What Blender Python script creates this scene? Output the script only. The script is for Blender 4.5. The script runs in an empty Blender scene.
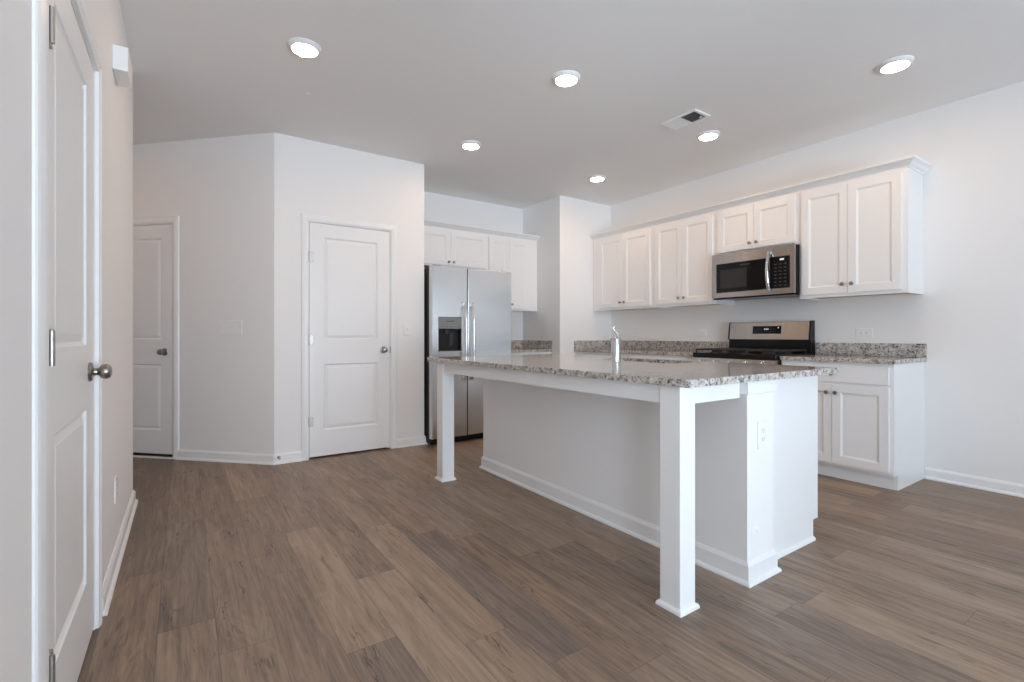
import bpy, bmesh, math, random
from mathutils import Vector, Matrix

random.seed(7)
SC = bpy.context.scene
COL = SC.collection
PI = math.pi

# ------------------------------------------------------------------ camera
cam_data = bpy.data.cameras.new('camera')
cam_data.sensor_width = 36.0
cam_data.lens = 483.3 / 1024 * 36.0
cam_data.shift_y = -5.2 / 1024
cam_data.clip_start = 0.02
cam = bpy.data.objects.new('camera', cam_data)
COL.objects.link(cam)
cam.location = (0, 0, 1.061)
cam.rotation_euler = (PI / 2, 0, -math.radians(34.25))
SC.camera = cam

# ------------------------------------------------------------------ world, view, daylight
SC.view_settings.view_transform = 'Standard'
SC.view_settings.look = 'None'
SC.view_settings.gamma = 1.0
SC.view_settings.use_curve_mapping = False
SC.view_settings.exposure = 0.0
SC.cycles.use_denoising = True
SC.cycles.max_bounces = 14
SC.cycles.diffuse_bounces = 10
SC.cycles.glossy_bounces = 5
SC.cycles.transparent_max_bounces = 8
SC.cycles.sample_clamp_indirect = 6.0

world = bpy.data.worlds.new('sky')
SC.world = world
world.use_nodes = True
wn = world.node_tree
bg = wn.nodes['Background']
bg.inputs['Color'].default_value = (0.75, 0.87, 1.0, 1)
bg.inputs['Strength'].default_value = 1.5


def window_light(name, x, z, w, h, power, tilt=0.0, color=(0.69, 0.84, 0.99), back=0.30):
    d = bpy.data.lights.new(name, 'AREA')
    d.shape = 'RECTANGLE'
    d.size, d.size_y = w, h
    d.energy = power
    d.color = color
    o = bpy.data.objects.new(name, d)
    COL.objects.link(o)
    o.location = (x, REAR - back, z)
    o.rotation_euler = (PI / 2 + math.radians(tilt), 0, 0)      # local -Z points to +Y, tilted up
    return o


REAR = -3.6
H = 2.74
WINDOWS = [(-3.60, -1.40), (0.20, 2.60)]     # x ranges of the two rear windows
WIN_Z = (0.35, 2.30)
SKY_W, CEILING_FILL_W = 162, 412
LED_STRENGTH = 94.0
LED_COLOR = (1.0, 0.67, 0.42)
for _i, (_a, _b) in enumerate(WINDOWS):
    window_light('sky_daylight', (_a + _b) / 2, sum(WIN_Z) / 2, _b - _a, WIN_Z[1] - WIN_Z[0], SKY_W)
    # added lamp outside each window, tilted up to brighten the ceiling like ground bounce
    window_light('ceiling_fill', (_a + _b) / 2, 0.25, _b - _a + .6, 1.6, CEILING_FILL_W, 50, (0.76, 0.87, 0.99), 0.9)


# ------------------------------------------------------------------ materials
def new_mat(name):
    m = bpy.data.materials.new(name)
    m.use_nodes = True
    nt = m.node_tree
    return m, nt, nt.nodes['Principled BSDF']


def N(nt, kind, **kw):
    n = nt.nodes.new(kind)
    for k, v in kw.items():
        setattr(n, k, v)
    return n


def ramp(nt, stops, interp='LINEAR'):
    r = N(nt, 'ShaderNodeValToRGB')
    r.color_ramp.interpolation = interp
    els = r.color_ramp.elements
    while len(els) < len(stops):
        els.new(0.5)
    for e, (p, c) in zip(els, stops):
        e.position = p
        e.color = (*c, 1) if len(c) == 3 else c
    return r


def painted(name, color, rough=0.5, bump=0.0, scale=220.0, spec=0.5):
    m, nt, b = new_mat(name)
    b.inputs['Roughness'].default_value = rough
    b.inputs['Specular IOR Level'].default_value = spec
    tc = N(nt, 'ShaderNodeTexCoord')
    no = N(nt, 'ShaderNodeTexNoise')
    no.inputs['Scale'].default_value = scale
    no.inputs['Detail'].default_value = 3
    nt.links.new(tc.outputs['Object'], no.inputs['Vector'])
    r = ramp(nt, [(0.3, tuple(c * 0.985 for c in color)), (0.7, color)])
    nt.links.new(no.outputs['Fac'], r.inputs['Fac'])
    nt.links.new(r.outputs['Color'], b.inputs['Base Color'])
    if bump:
        bp = N(nt, 'ShaderNodeBump')
        bp.inputs['Strength'].default_value = bump
        bp.inputs['Distance'].default_value = 0.002
        nt.links.new(no.outputs['Fac'], bp.inputs['Height'])
        nt.links.new(bp.outputs['Normal'], b.inputs['Normal'])
    return m


def metal(name, color, rough, brush=None, rv=0.06, aniso=0.0, rot=0.0):
    m, nt, b = new_mat(name)
    b.inputs['Base Color'].default_value = (*color, 1)
    b.inputs['Metallic'].default_value = 1.0
    if aniso:
        b.inputs['Anisotropic'].default_value = aniso
        b.inputs['Anisotropic Rotation'].default_value = rot
        tg = N(nt, 'ShaderNodeTangent', direction_type='RADIAL', axis='Z')
        nt.links.new(tg.outputs['Tangent'], b.inputs['Tangent'])
    b.inputs['Roughness'].default_value = rough
    if brush:
        tc = N(nt, 'ShaderNodeTexCoord')
        mp = N(nt, 'ShaderNodeMapping')
        mp.inputs['Scale'].default_value = brush
        no = N(nt, 'ShaderNodeTexNoise')
        no.inputs['Scale'].default_value = 1.0
        no.inputs['Detail'].default_value = 2
        nt.links.new(tc.outputs['Object'], mp.inputs['Vector'])
        nt.links.new(mp.outputs['Vector'], no.inputs['Vector'])
        mr = N(nt, 'ShaderNodeMapRange')
        mr.inputs['To Min'].default_value = rough - rv
        mr.inputs['To Max'].default_value = rough + rv
        nt.links.new(no.outputs['Fac'], mr.inputs['Value'])
        nt.links.new(mr.outputs['Result'], b.inputs['Roughness'])
    return m


def plain(name, color, rough, spec=0.5, coat=0.0):
    m, nt, b = new_mat(name)
    b.inputs['Base Color'].default_value = (*color, 1)
    b.inputs['Roughness'].default_value = rough
    b.inputs['Specular IOR Level'].default_value = spec
    b.inputs['Coat Weight'].default_value = coat
    return m


def emitter(name, color, strength, base=0.8):
    m, nt, b = new_mat(name)
    b.inputs['Base Color'].default_value = (base, base, base, 1)
    b.inputs['Emission Color'].default_value = (*color, 1)
    b.inputs['Emission Strength'].default_value = strength
    return m


def granite_mat():
    m, nt, b = new_mat('speckled_granite')
    tc = N(nt, 'ShaderNodeTexCoord')
    geo = N(nt, 'ShaderNodeNewGeometry')
    v1 = N(nt, 'ShaderNodeTexVoronoi')
    v1.inputs['Scale'].default_value = 62
    v2 = N(nt, 'ShaderNodeTexVoronoi')
    v2.inputs['Scale'].default_value = 125
    n0 = N(nt, 'ShaderNodeTexNoise')
    n0.inputs['Scale'].default_value = 30
    n0.inputs['Detail'].default_value = 5
    wob = N(nt, 'ShaderNodeMix', data_type='VECTOR')
    wob.inputs['Factor'].default_value = 0.02
    nt.links.new(geo.outputs['Position'], wob.inputs[4])
    nt.links.new(n0.outputs['Color'], wob.inputs[5])
    nt.links.new(geo.outputs['Position'], n0.inputs['Vector'])
    for v in (v1, v2):
        nt.links.new(wob.outputs[1], v.inputs['Vector'])
    s1 = N(nt, 'ShaderNodeSeparateColor')
    nt.links.new(v1.outputs['Color'], s1.inputs['Color'])
    s2 = N(nt, 'ShaderNodeSeparateColor')
    nt.links.new(v2.outputs['Color'], s2.inputs['Color'])
    r1 = ramp(nt, [(0.0, (0.075, 0.062, 0.055)), (0.16, (0.22, 0.19, 0.165)), (0.32, (0.42, 0.385, 0.345)),
                   (0.55, (0.53, 0.50, 0.46)), (0.82, (0.64, 0.615, 0.58))], 'CONSTANT')
    nt.links.new(s1.outputs[0], r1.inputs['Fac'])
    r2 = ramp(nt, [(0.0, (0.04, 0.036, 0.034)), (0.13, (0.30, 0.27, 0.24)), (0.34, (0.50, 0.465, 0.42)),
                   (0.62, (0.66, 0.635, 0.60))], 'CONSTANT')
    nt.links.new(s2.outputs[1], r2.inputs['Fac'])
    mx = N(nt, 'ShaderNodeMix', data_type='RGBA')
    mx.inputs['Factor'].default_value = 0.5
    nt.links.new(n0.outputs['Fac'], mx.inputs['Factor'])
    nt.links.new(r1.outputs['Color'], mx.inputs[6])
    nt.links.new(r2.outputs['Color'], mx.inputs[7])
    nt.links.new(mx.outputs[2], b.inputs['Base Color'])
    b.inputs['Roughness'].default_value = 0.10
    b.inputs['Specular IOR Level'].default_value = 0.6
    return m


def floor_mat():
    m, nt, b = new_mat('wood_plank_floor')
    L = nt.links
    at = N(nt, 'ShaderNodeAttribute', attribute_name='plank')
    uv = N(nt, 'ShaderNodeUVMap', uv_map='plank_uv')
    sa = N(nt, 'ShaderNodeSeparateColor')
    L.new(at.outputs['Color'], sa.inputs['Color'])
    su = N(nt, 'ShaderNodeSeparateXYZ')
    L.new(uv.outputs['UV'], su.inputs['Vector'])

    def math_(op, a, b2=None, c2=None):
        n = N(nt, 'ShaderNodeMath', operation=op)
        for i, v in enumerate((a, b2, c2)):
            if v is None:
                continue
            if isinstance(v, (int, float)):
                n.inputs[i].default_value = v
            else:
                L.new(v, n.inputs[i])
        return n.outputs[0]

    def vec(sx, sy, so):
        c = N(nt, 'ShaderNodeCombineXYZ')
        L.new(math_('MULTIPLY', su.outputs[0], sx), c.inputs[0])
        L.new(math_('MULTIPLY', su.outputs[1], sy), c.inputs[1])
        L.new(math_('MULTIPLY', sa.outputs[1], so), c.inputs[2])
        return c.outputs[0]

    def noise(v, scale, detail=4, rough=0.55, dist=0.0):
        n = N(nt, 'ShaderNodeTexNoise')
        n.inputs['Scale'].default_value = scale
        n.inputs['Detail'].default_value = detail
        n.inputs['Roughness'].default_value = rough
        n.inputs['Distortion'].default_value = dist
        L.new(v, n.inputs['Vector'])
        return n.outputs['Fac']

    fine = noise(vec(62, 2.6, 61), 1.0, 5, 0.68)
    broad = noise(vec(13, 1.7, 37), 1.0, 3, 0.5, 0.9)
    crack = noise(vec(24, 2.0, 83), 1.0, 3, 0.55, 1.6)
    knots = noise(vec(12, 3.0, 29), 1.0, 2, 0.5, 0.6)
    # growth rings: bands of the broad noise
    bands = math_('SINE', math_('MULTIPLY', broad, 46.0))
    # plank tone
    tone = ramp(nt, [(0.0, (0.165, 0.122, 0.095)), (0.35, (0.245, 0.178, 0.134)), (0.65, (0.315, 0.230, 0.170)),
                     (1.0, (0.40, 0.298, 0.220))])
    t = math_('ADD', sa.outputs[0], math_('MULTIPLY', math_('SUBTRACT', broad, 0.5), 0.95))
    t = math_('ADD', t, math_('MULTIPLY', math_('SUBTRACT', fine, 0.5), 1.65))
    t = math_('ADD', t, math_('MULTIPLY', bands, 0.075))
    L.new(t, tone.inputs['Fac'])
    # grey or warm cast by plank
    cast = ramp(nt, [(0.0, (0.93, 0.98, 1.06)), (0.5, (1.0, 1.0, 1.0)), (1.0, (1.05, 0.99, 0.92))])
    L.new(sa.outputs[2], cast.inputs['Fac'])
    m1 = N(nt, 'ShaderNodeMix', data_type='RGBA', blend_type='MULTIPLY')
    m1.inputs['Factor'].default_value = 1.0
    L.new(tone.outputs['Color'], m1.inputs[6])
    L.new(cast.outputs['Color'], m1.inputs[7])
    # dark cracks and knot streaks
    cr = ramp(nt, [(0.0, (1, 1, 1)), (0.27, (1, 1, 1)), (0.36, (0, 0, 0)), (1.0, (0, 0, 0))])
    L.new(crack, cr.inputs['Fac'])
    kn = ramp(nt, [(0.0, (0, 0, 0)), (0.54, (0, 0, 0)), (0.68, (1, 1, 1)), (1, (1, 1, 1))])
    L.new(knots, kn.inputs['Fac'])
    vein = ramp(nt, [(0.0, (0, 0, 0)), (0.472, (0, 0, 0)), (0.5, (1, 1, 1)), (0.528, (0, 0, 0)), (1.0, (0, 0, 0))])
    L.new(crack, vein.inputs['Fac'])
    dk = math_('MULTIPLY', vein.outputs['Color'], kn.outputs['Color'])
    dk = math_('ADD', math_('MULTIPLY', dk, 0.85), math_('MULTIPLY', cr.outputs['Color'], 0.50))
    dk = math_('MINIMUM', dk, 0.85)
    m2 = N(nt, 'ShaderNodeMix', data_type='RGBA')
    L.new(dk, m2.inputs['Factor'])
    L.new(m1.outputs[2], m2.inputs[6])
    m2.inputs[7].default_value = (0.055, 0.042, 0.036, 1)
    # grooves between planks
    eu = math_('MINIMUM', su.outputs[0], math_('SUBTRACT', PLANK_W, su.outputs[0]))
    ev = math_('MINIMUM', su.outputs[1], math_('SUBTRACT', PLANK_L, su.outputs[1]))
    e = math_('MINIMUM', eu, ev)
    gr = N(nt, 'ShaderNodeMapRange')
    gr.inputs['From Min'].default_value = 0.0004
    gr.inputs['From Max'].default_value = 0.0020
    gr.inputs['To Min'].default_value = 0.45
    gr.inputs['To Max'].default_value = 0.0
    L.new(e, gr.inputs['Value'])
    m3 = N(nt, 'ShaderNodeMix', data_type='RGBA')
    L.new(gr.outputs['Result'], m3.inputs['Factor'])
    L.new(m2.outputs[2], m3.inputs[6])
    m3.inputs[7].default_value = (0.05, 0.04, 0.034, 1)
    L.new(m3.outputs[2], b.inputs['Base Color'])
    rr = N(nt, 'ShaderNodeMapRange')
    rr.inputs['To Min'].default_value = 0.36
    rr.inputs['To Max'].default_value = 0.56
    L.new(fine, rr.inputs['Value'])
    L.new(rr.outputs['Result'], b.inputs['Roughness'])
    b.inputs['Specular IOR Level'].default_value = 0.35
    bp = N(nt, 'ShaderNodeBump')
    bp.inputs['Strength'].default_value = 0.12
    bp.inputs['Distance'].default_value = 0.001
    L.new(fine, bp.inputs['Height'])
    L.new(bp.outputs['Normal'], b.inputs['Normal'])
    return m


def glass_mat():
    m, nt, b = new_mat('window_glass')
    nt.nodes.remove(b)
    out = nt.nodes['Material Output']
    tr = N(nt, 'ShaderNodeBsdfTransparent')
    gl = N(nt, 'ShaderNodeBsdfGlossy')
    gl.inputs['Roughness'].default_value = 0.02
    fr = N(nt, 'ShaderNodeFresnel')
    fr.inputs['IOR'].default_value = 1.45
    mx = N(nt, 'ShaderNodeMixShader')
    nt.links.new(fr.outputs[0], mx.inputs[0])
    nt.links.new(tr.outputs[0], mx.inputs[1])
    nt.links.new(gl.outputs[0], mx.inputs[2])
    nt.links.new(mx.outputs[0], out.inputs['Surface'])
    return m


PLANK_W, PLANK_L = 0.175, 1.195
M = dict(
    wall=painted('wall_paint', (0.86, 0.853, 0.846), 0.62, 0.10, 160, 0.3),
    ceiling=painted('ceiling_paint', (0.86, 0.855, 0.85), 0.9, 0.12, 120, 0.2),
    trim=painted('trim_paint', (0.86, 0.86, 0.86), 0.35),
    door=painted('door_paint', (0.85, 0.85, 0.85), 0.38),
    cabinet=painted('cabinet_paint', (0.85, 0.85, 0.85), 0.32),
    plate=plain('white_plastic', (0.86, 0.86, 0.855), 0.3),
    slot=plain('dark_slot', (0.08, 0.08, 0.08), 0.5),
    ply=plain('raw_maple_underside', (0.62, 0.46, 0.30), 0.6),
    granite=granite_mat(),
    floor=floor_mat(),
    steel=metal('brushed_steel', (0.70, 0.70, 0.705), 0.26, (2, 2, 160), 0.012, 0.75, 0.0),
    steel_h=metal('brushed_steel_horizontal', (0.44, 0.42, 0.41), 0.27, (160, 2, 2), 0.012, 0.85, 0.25),
    chrome=metal('chrome', (0.66, 0.67, 0.68), 0.14),
    nickel=metal('satin_nickel', (0.32, 0.30, 0.275), 0.28),
    hinge=metal('hinge_nickel', (0.46, 0.43, 0.40), 0.42),
    black=plain('black_enamel', (0.010, 0.010, 0.011), 0.22, 0.25),
    blackglass=plain('black_glass', (0.008, 0.008, 0.009), 0.06, 0.22),
    window_mesh=plain('oven_window_glass', (0.030, 0.028, 0.028), 0.10, 0.3),
    iron=plain('cast_iron', (0.016, 0.016, 0.016), 0.5),
    darkgrey=plain('dark_grey_side', (0.035, 0.034, 0.035), 0.42),
    grey_plastic=plain('grey_plastic', (0.022, 0.022, 0.023), 0.3, 0.25),
    mid_grey=plain('mid_grey_panel', (0.22, 0.22, 0.22), 0.35),
    legend=plain('pale_legend', (0.55, 0.55, 0.55), 0.5),
    dim_legend=plain('dim_legend', (0.030, 0.030, 0.030), 0.5),
    digits=emitter('display_digits', (0.85, 0.9, 1.0), 0.35),
    led=emitter('led_diffuser', LED_COLOR, LED_STRENGTH),
    led_hall=emitter('hall_led_diffuser', (1.0, 0.58, 0.32), 42.0),
    led_ring=plain('led_ring', (0.85, 0.85, 0.85), 0.4),
    duct=plain('duct_shade', (0.045, 0.05, 0.05), 0.7),  # dark colour standing in for the shade inside the vent
    glass=glass_mat(),
)


# ------------------------------------------------------------------ mesh helpers
class MB:
    def __init__(self):
        self.bm = bmesh.new()

    def box(self, x0, x1, y0, y1, z0, z1, bev=0.0, seg=2):
        r = bmesh.ops.create_cube(self.bm, size=1.0)
        vs = r['verts']
        for v in vs:
            v.co = Vector((x0 + (v.co.x + .5) * (x1 - x0), y0 + (v.co.y + .5) * (y1 - y0), z0 + (v.co.z + .5) * (z1 - z0)))
        if bev > 0:
            es = list({e for v in vs for e in v.link_edges})
            bmesh.ops.bevel(self.bm, geom=es, offset=bev, segments=seg, profile=0.5, affect='EDGES')
        return self

    def quad(self, a, b, c, d):
        self.bm.faces.new([self.bm.verts.new(p) for p in (a, b, c, d)])
        return self

    def rings(self, rings, cap0=True, cap1=True, closed=True):
        """loft a list of equally long vertex loops"""
        vr = [[self.bm.verts.new(p) for p in r] for r in rings]
        n = len(vr[0])
        for a, b in zip(vr, vr[1:]):
            for i in range(n if closed else n - 1):
                j = (i + 1) % n
                self.bm.faces.new((a[i], a[j], b[j], b[i]))
        if cap0:
            self.bm.faces.new(vr[0][::-1])
        if cap1:
            self.bm.faces.new(vr[-1])
        return self

    def lathe(self, prof, origin, axis='z', seg=28):
        """prof: (radius, height) pairs along the axis"""
        o = Vector(origin)
        ax = {'x': Vector((1, 0, 0)), 'y': Vector((0, 1, 0)), 'z': Vector((0, 0, 1)),
              '-x': Vector((-1, 0, 0)), '-y': Vector((0, -1, 0)), '-z': Vector((0, 0, -1))}[axis] if isinstance(axis, str) else Vector(axis).normalized()
        u = ax.orthogonal().normalized()
        w = ax.cross(u)
        rings = []
        for r, h in prof:
            r = max(r, 1e-5)
            rings.append([o + ax * h + u * (r * math.cos(2 * PI * i / seg)) + w * (r * math.sin(2 * PI * i / seg)) for i in range(seg)])
        return self.rings(rings)

    def tube(self, pts, rad, seg=12):
        pts = [Vector(p) for p in pts]
        rads = rad if isinstance(rad, (list, tuple)) else [rad] * len(pts)
        rings = []
        up = None
        for i, p in enumerate(pts):
            t = (pts[min(i + 1, len(pts) - 1)] - pts[max(i - 1, 0)]).normalized()
            if up is None:
                up = t.orthogonal().normalized()
            else:
                up = (up - t * up.dot(t)).normalized()
            w = t.cross(up)
            rings.append([p + up * (rads[i] * math.cos(2 * PI * k / seg)) + w * (rads[i] * math.sin(2 * PI * k / seg)) for k in range(seg)])
        return self.rings(rings)

    def prism(self, poly, axis, a, b):
        """extrude a polygon; axis x: poly is (y,z); y: (x,z); z: (x,y)"""
        f = {'x': lambda p, t: (t, p[0], p[1]), 'y': lambda p, t: (p[0], t, p[1]), 'z': lambda p, t: (p[0], p[1], t)}[axis]
        return self.rings([[f(p, a) for p in poly], [f(p, b) for p in poly]])

    def sweep(self, stations):
        """stations: loops of profile points, mitred by the caller"""
        return self.rings(stations)

    def mesh(self, name, mats, smooth=False):
        bmesh.ops.recalc_face_normals(self.bm, faces=self.bm.faces)
        if smooth:
            for f in self.bm.faces:
                f.smooth = True
            for e in self.bm.edges:
                if len(e.link_faces) == 2 and e.calc_face_angle(0) > math.radians(35):
                    e.smooth = False
        me = bpy.data.meshes.new(name)
        self.bm.to_mesh(me)
        self.bm.free()
        for m in (mats if isinstance(mats, (list, tuple)) else [mats]):
            me.materials.append(m)
        return me

    def build(self, name, mat, parent=None, smooth=False):
        o = bpy.data.objects.new(name, self.mesh(name, mat, smooth))
        COL.objects.link(o)
        if parent is not None:
            o.parent = parent
        return o


def tag(o, label, cat=None, group=None, kind=None):
    if label:
        o['label'] = label
    if cat:
        o['category'] = cat
    if group:
        o['group'] = group
    if kind:
        o['kind'] = kind
    return o


def thing(name, label, cat, loc=(0, 0, 0), rotz=0.0, group=None, kind=None):
    o = bpy.data.objects.new(name, None)
    o.empty_display_size = 0.1
    COL.objects.link(o)
    o.location = loc
    o.rotation_euler = (0, 0, rotz)
    return tag(o, label, cat, group, kind)


def struct(name, mb, mat, label, cat, smooth=False):
    return tag(mb.build(name, mat, None, smooth), label, cat, kind='structure')


def copy_tree(o, parent=None):
    c = o.copy()
    COL.objects.link(c)
    if parent is not None:
        c.parent = parent
    for ch in list(o.children):
        copy_tree(ch, c)
    return c


# ------------------------------------------------------------------ room geometry (metres; camera at x=y=0)
XL = -0.262                 # left wall face
XR = 4.575                  # right wall face
LEFT_END = 3.885             # where the left wall stops at the hall
PC = (0.6228, 4.4029)       # corner between angled hall wall and pantry wall
PX2 = 1.956                 # pantry wall outer corner
YF = 5.218                  # wall behind the refrigerator
XN = 3.7234                 # side of the nook
YP = 4.4529                 # face of the short wall at the end of the range run
NORTH, WEST, T = 6.6, -1.45, 0.115
WEST2, YLS = -4.6, -0.70      # the living area behind the viewer is wider

# floor of individual planks (one mesh, pattern per plank)
def build_floor():
    bm = bmesh.new()
    uvl = bm.loops.layers.uv.new('plank_uv')
    cl = bm.loops.layers.float_color.new('plank')
    known_joint = {0: 1.873, 1: 1.170, 2: 1.640, 3: 2.118, 4: 1.463, 5: 2.418, -1: 2.13, -2: 1.5, 6: 1.05, 7: 1.9}
    known_tone = {(2, 0): (.86, .62), (2, -1): (.30, .25), (2, 1): (.42, .6), (3, 0): (.40, .75), (3, -1): (.92, .55), (3, 1): (.5, .5),
                  (4, 0): (.72, .60), (4, -1): (.62, .6), (4, 1): (.55, .7), (5, -1): (.22, .10), (5, 0): (.35, .8), (1, 0): (.42, .62), (1, 1): (.45, .5),
                  (0, 0): (.50, .45), (0, -1): (.60, .55), (0, 1): (.38, .5), (-1, 0): (.26, .25), (-1, -1): (.48, .55), (-1, 1): (.32, .5), (-2, 2): (.0, .6), (-2, 1): (.08, .5), (-2, 3): (.0, .6), (-3, 2): (.05, .6), (-3, 3): (.05, .6), (6, 0): (.30, .8), (6, 1): (.5, .4)}  # hall planks set darkest, the hall's shade put into their tone
    rnd = random.Random(21)
    x0f, x1f, y0f, y1f = WEST2 - T, XR + 0.02, REAR, NORTH
    k = math.floor((x0f - 0.10) / PLANK_W)
    while 0.10 + k * PLANK_W < x1f:
        xa = 0.10 + k * PLANK_W
        off = known_joint.get(k, None)
        if off is None:
            off = rnd.random() * PLANK_L
        j = math.floor((y0f - off) / PLANK_L)
        while off + j * PLANK_L < y1f:
            ya = off + j * PLANK_L
            t, c = known_tone.get((k, j), (0.24 + 0.50 * rnd.random(), 0.15 + 0.7 * rnd.random()))
            t = 0.5 + (t - 0.5) * 0.80
            s = rnd.random()
            xs = max(xa, x0f), min(xa + PLANK_W, x1f)
            ys = max(ya, y0f), min(ya + PLANK_L, y1f)
            if xs[1] - xs[0] > 1e-4 and ys[1] - ys[0] > 1e-4:
                f = bm.faces.new([bm.verts.new((x, y, 0)) for x, y in ((xs[0], ys[0]), (xs[1], ys[0]), (xs[1], ys[1]), (xs[0], ys[1]))])
                for lp in f.loops:
                    lp[uvl].uv = (lp.vert.co.x - xa, lp.vert.co.y - ya)
                    lp[cl] = (t, s, c, 1)
            j += 1
        k += 1
    # slab below the planks
    r = bmesh.ops.create_cube(bm, size=1.0)
    for v in r['verts']:
        v.co = Vector((x0f + (v.co.x + .5) * (x1f - x0f), y0f + (v.co.y + .5) * (y1f - y0f), -0.12 + (v.co.z + .5) * 0.118))
    me = bpy.data.meshes.new('floor')
    bm.to_mesh(me)
    bm.free()
    me.materials.append(M['floor'])
    o = bpy.data.objects.new('floor', me)
    COL.objects.link(o)
    tag(o, 'grey-brown wood plank floor running through the whole room', 'floor', kind='structure')


build_floor()
struct('ceiling', MB().box(WEST2 - T, XR + .15, REAR, NORTH, H, H + .12), M['ceiling'], 'flat pale ceiling over kitchen and hall', 'ceiling')

# left wall with its closet door opening
DL0, DL1, DLT = 1.500, 2.285, 2.010      # near closet door: y range, top
g = 0.004
mb = MB()
mb.box(XL - T, XL, YLS, DL0 - .02, 0, H)
mb.box(XL - T, XL, DL1 + .02, LEFT_END, 0, H)
mb.box(XL - T, XL, DL0 - .02, DL1 + .02, DLT + .02, H)
struct('wall_left', mb, M['wall'], 'white wall at the left with the near closet door', 'wall')
struct('wall_hall', MB().box(WEST, XL - T, LEFT_END - T, LEFT_END, 0, H), M['wall'], 'short hall wall turning away behind the left wall', 'wall')
struct('wall_west', MB().box(WEST - T, WEST, YLS + T, NORTH, 0, H), M['wall'], 'far end wall of the hall, out of sight', 'wall')
struct('wall_living_left', MB().box(WEST2 - T, WEST2, REAR, YLS + T, 0, H), M['wall'], 'far left wall of the living area behind the viewer', 'wall')
struct('wall_living_front', MB().box(WEST2, XL - T, YLS, YLS + T, 0, H), M['wall'], 'living area wall behind the viewer, left of the closet', 'wall')
struct('wall_north', MB().box(WEST - T, XR + T, NORTH, NORTH + T, 0, H), M['wall'], 'outer wall beyond the pantry and refrigerator', 'wall')
struct('wall_right', MB().box(XR, XR + T, REAR, NORTH, 0, H), M['wall'], 'long white wall behind the range and cabinets', 'wall')

# pantry front wall with door opening
DP0, DP1, DPT = 0.897, 1.608, 2.037
mb = MB()
mb.box(PC[0] + .002, DP0 - .02, PC[1], PC[1] + T, 0, H)
mb.box(DP1 + .02, PX2, PC[1], PC[1] + T, 0, H)
mb.box(DP0 - .02, DP1 + .02, PC[1], PC[1] + T, DPT + .02, H)
struct('wall_pantry', mb, M['wall'], 'white wall holding the closed pantry door beside the refrigerator', 'wall')
struct('wall_nook_left', MB().box(PX2 - T, PX2, PC[1] + T, YF + T, 0, H), M['wall'], 'pantry side wall at the left of the refrigerator', 'wall')
struct('wall_back', MB().box(PX2, XN, YF, YF + T, 0, H), M['wall'], 'wall behind the refrigerator and its upper cabinets', 'wall')
struct('wall_nook_right', MB().box(XN, XR, YP, YF + T, 0, H), M['wall'], 'white corner wall between refrigerator nook and range wall', 'wall')

# angled hall wall: local x runs from far left to the pantry corner, front is local -y
A45 = -PI / 4
DLEN = 2.9
DO = (PC[0] - DLEN * math.sqrt(.5), PC[1] + DLEN * math.sqrt(.5))   # local origin
HD1 = DLEN - 0.986           # right edge of hall door in local x
HD0 = HD1 - 0.762
HDT = 2.026
mb = MB()
for a, b, z in ((0, HD0 - .02, 0), (HD1 + .02, DLEN, 0), (HD0 - .02, HD1 + .02, HDT + .02)):
    mb.box(a, b, 0, T, z, H)
w = struct('wall_angled', mb, M['wall'], 'angled white wall between the hall door and the pantry', 'wall')
w.location = (DO[0], DO[1], 0)
w.rotation_euler = (0, 0, A45)

# rear wall with two windows (behind the camera)
mb = MB()
xs = [WEST2 - T] + [v for ab in WINDOWS for v in ab] + [XR + T]
for i in range(0, len(xs), 2):
    mb.box(xs[i], xs[i + 1], REAR - T, REAR, 0, H)
for a, b in WINDOWS:
    mb.box(a, b, REAR - T, REAR, 0, WIN_Z[0])
    mb.box(a, b, REAR - T, REAR, WIN_Z[1], H)
struct('wall_rear', mb, M['wall'], 'rear wall with two windows behind the viewer', 'wall')
for i, (a, b) in enumerate(WINDOWS):
    t = thing('window_%d' % (i + 1), 'white framed window in the rear wall of the ' + ('living area' if i == 0 else 'kitchen side'), 'window', ((a + b) / 2, REAR, WIN_Z[0]), kind='structure')
    hw, hh = (b - a) / 2, WIN_Z[1] - WIN_Z[0]
    mb = MB()
    for u0, u1, z0, z1 in ((-hw, -hw + .05, 0, hh), (hw - .05, hw, 0, hh), (-hw + .05, hw - .05, 0, .05), (-hw + .05, hw - .05, hh - .05, hh), (-hw + .05, hw - .05, hh / 2 - .025, hh / 2 + .025), (-.03, .03, .05, hh - .05)):
        mb.box(u0, u1, -.09, -.03, z0, z1)
    mb.build('frame', M['trim'], t)
    MB().box(-hw + .05, hw - .05, -.065, -.060, .05, hh - .05).build('pane', M['glass'], t)


# ------------------------------------------------------------------ baseboards
BBH, BBT = 0.083, 0.013
BB_PROF = [(0, 0), (BBT + .012, 0), (BBT + .012, .007), (BBT + .009, .013), (BBT + .004, .017), (BBT, .019), (BBT, BBH - .016), (BBT - .005, BBH - .006), (BBT - .009, BBH), (0, BBH)]


def run_profile(mb, pts, prof, side=1):
    """sweep a (out, up) profile along floor points, mitring corners; out = left of travel * side"""
    P = [Vector((p[0], p[1], 0)) for p in pts]
    base = pts[0][2] if len(pts[0]) > 2 else 0
    st = []
    for i, p in enumerate(P):
        d0 = (P[i] - P[i - 1]).normalized() if i > 0 else None
        d1 = (P[i + 1] - P[i]).normalized() if i < len(P) - 1 else None
        if d0 is None:
            d0 = d1
        if d1 is None:
            d1 = d0
        n0 = Vector((-d0.y, d0.x, 0)) * side
        n1 = Vector((-d1.y, d1.x, 0)) * side
        n = (n0 + n1)
        n = n / max(n.dot(n0), 1e-6)
        st.append([p + n * o + Vector((0, 0, base + z)) for o, z in prof])
    mb.rings(st)
    return mb


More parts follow.
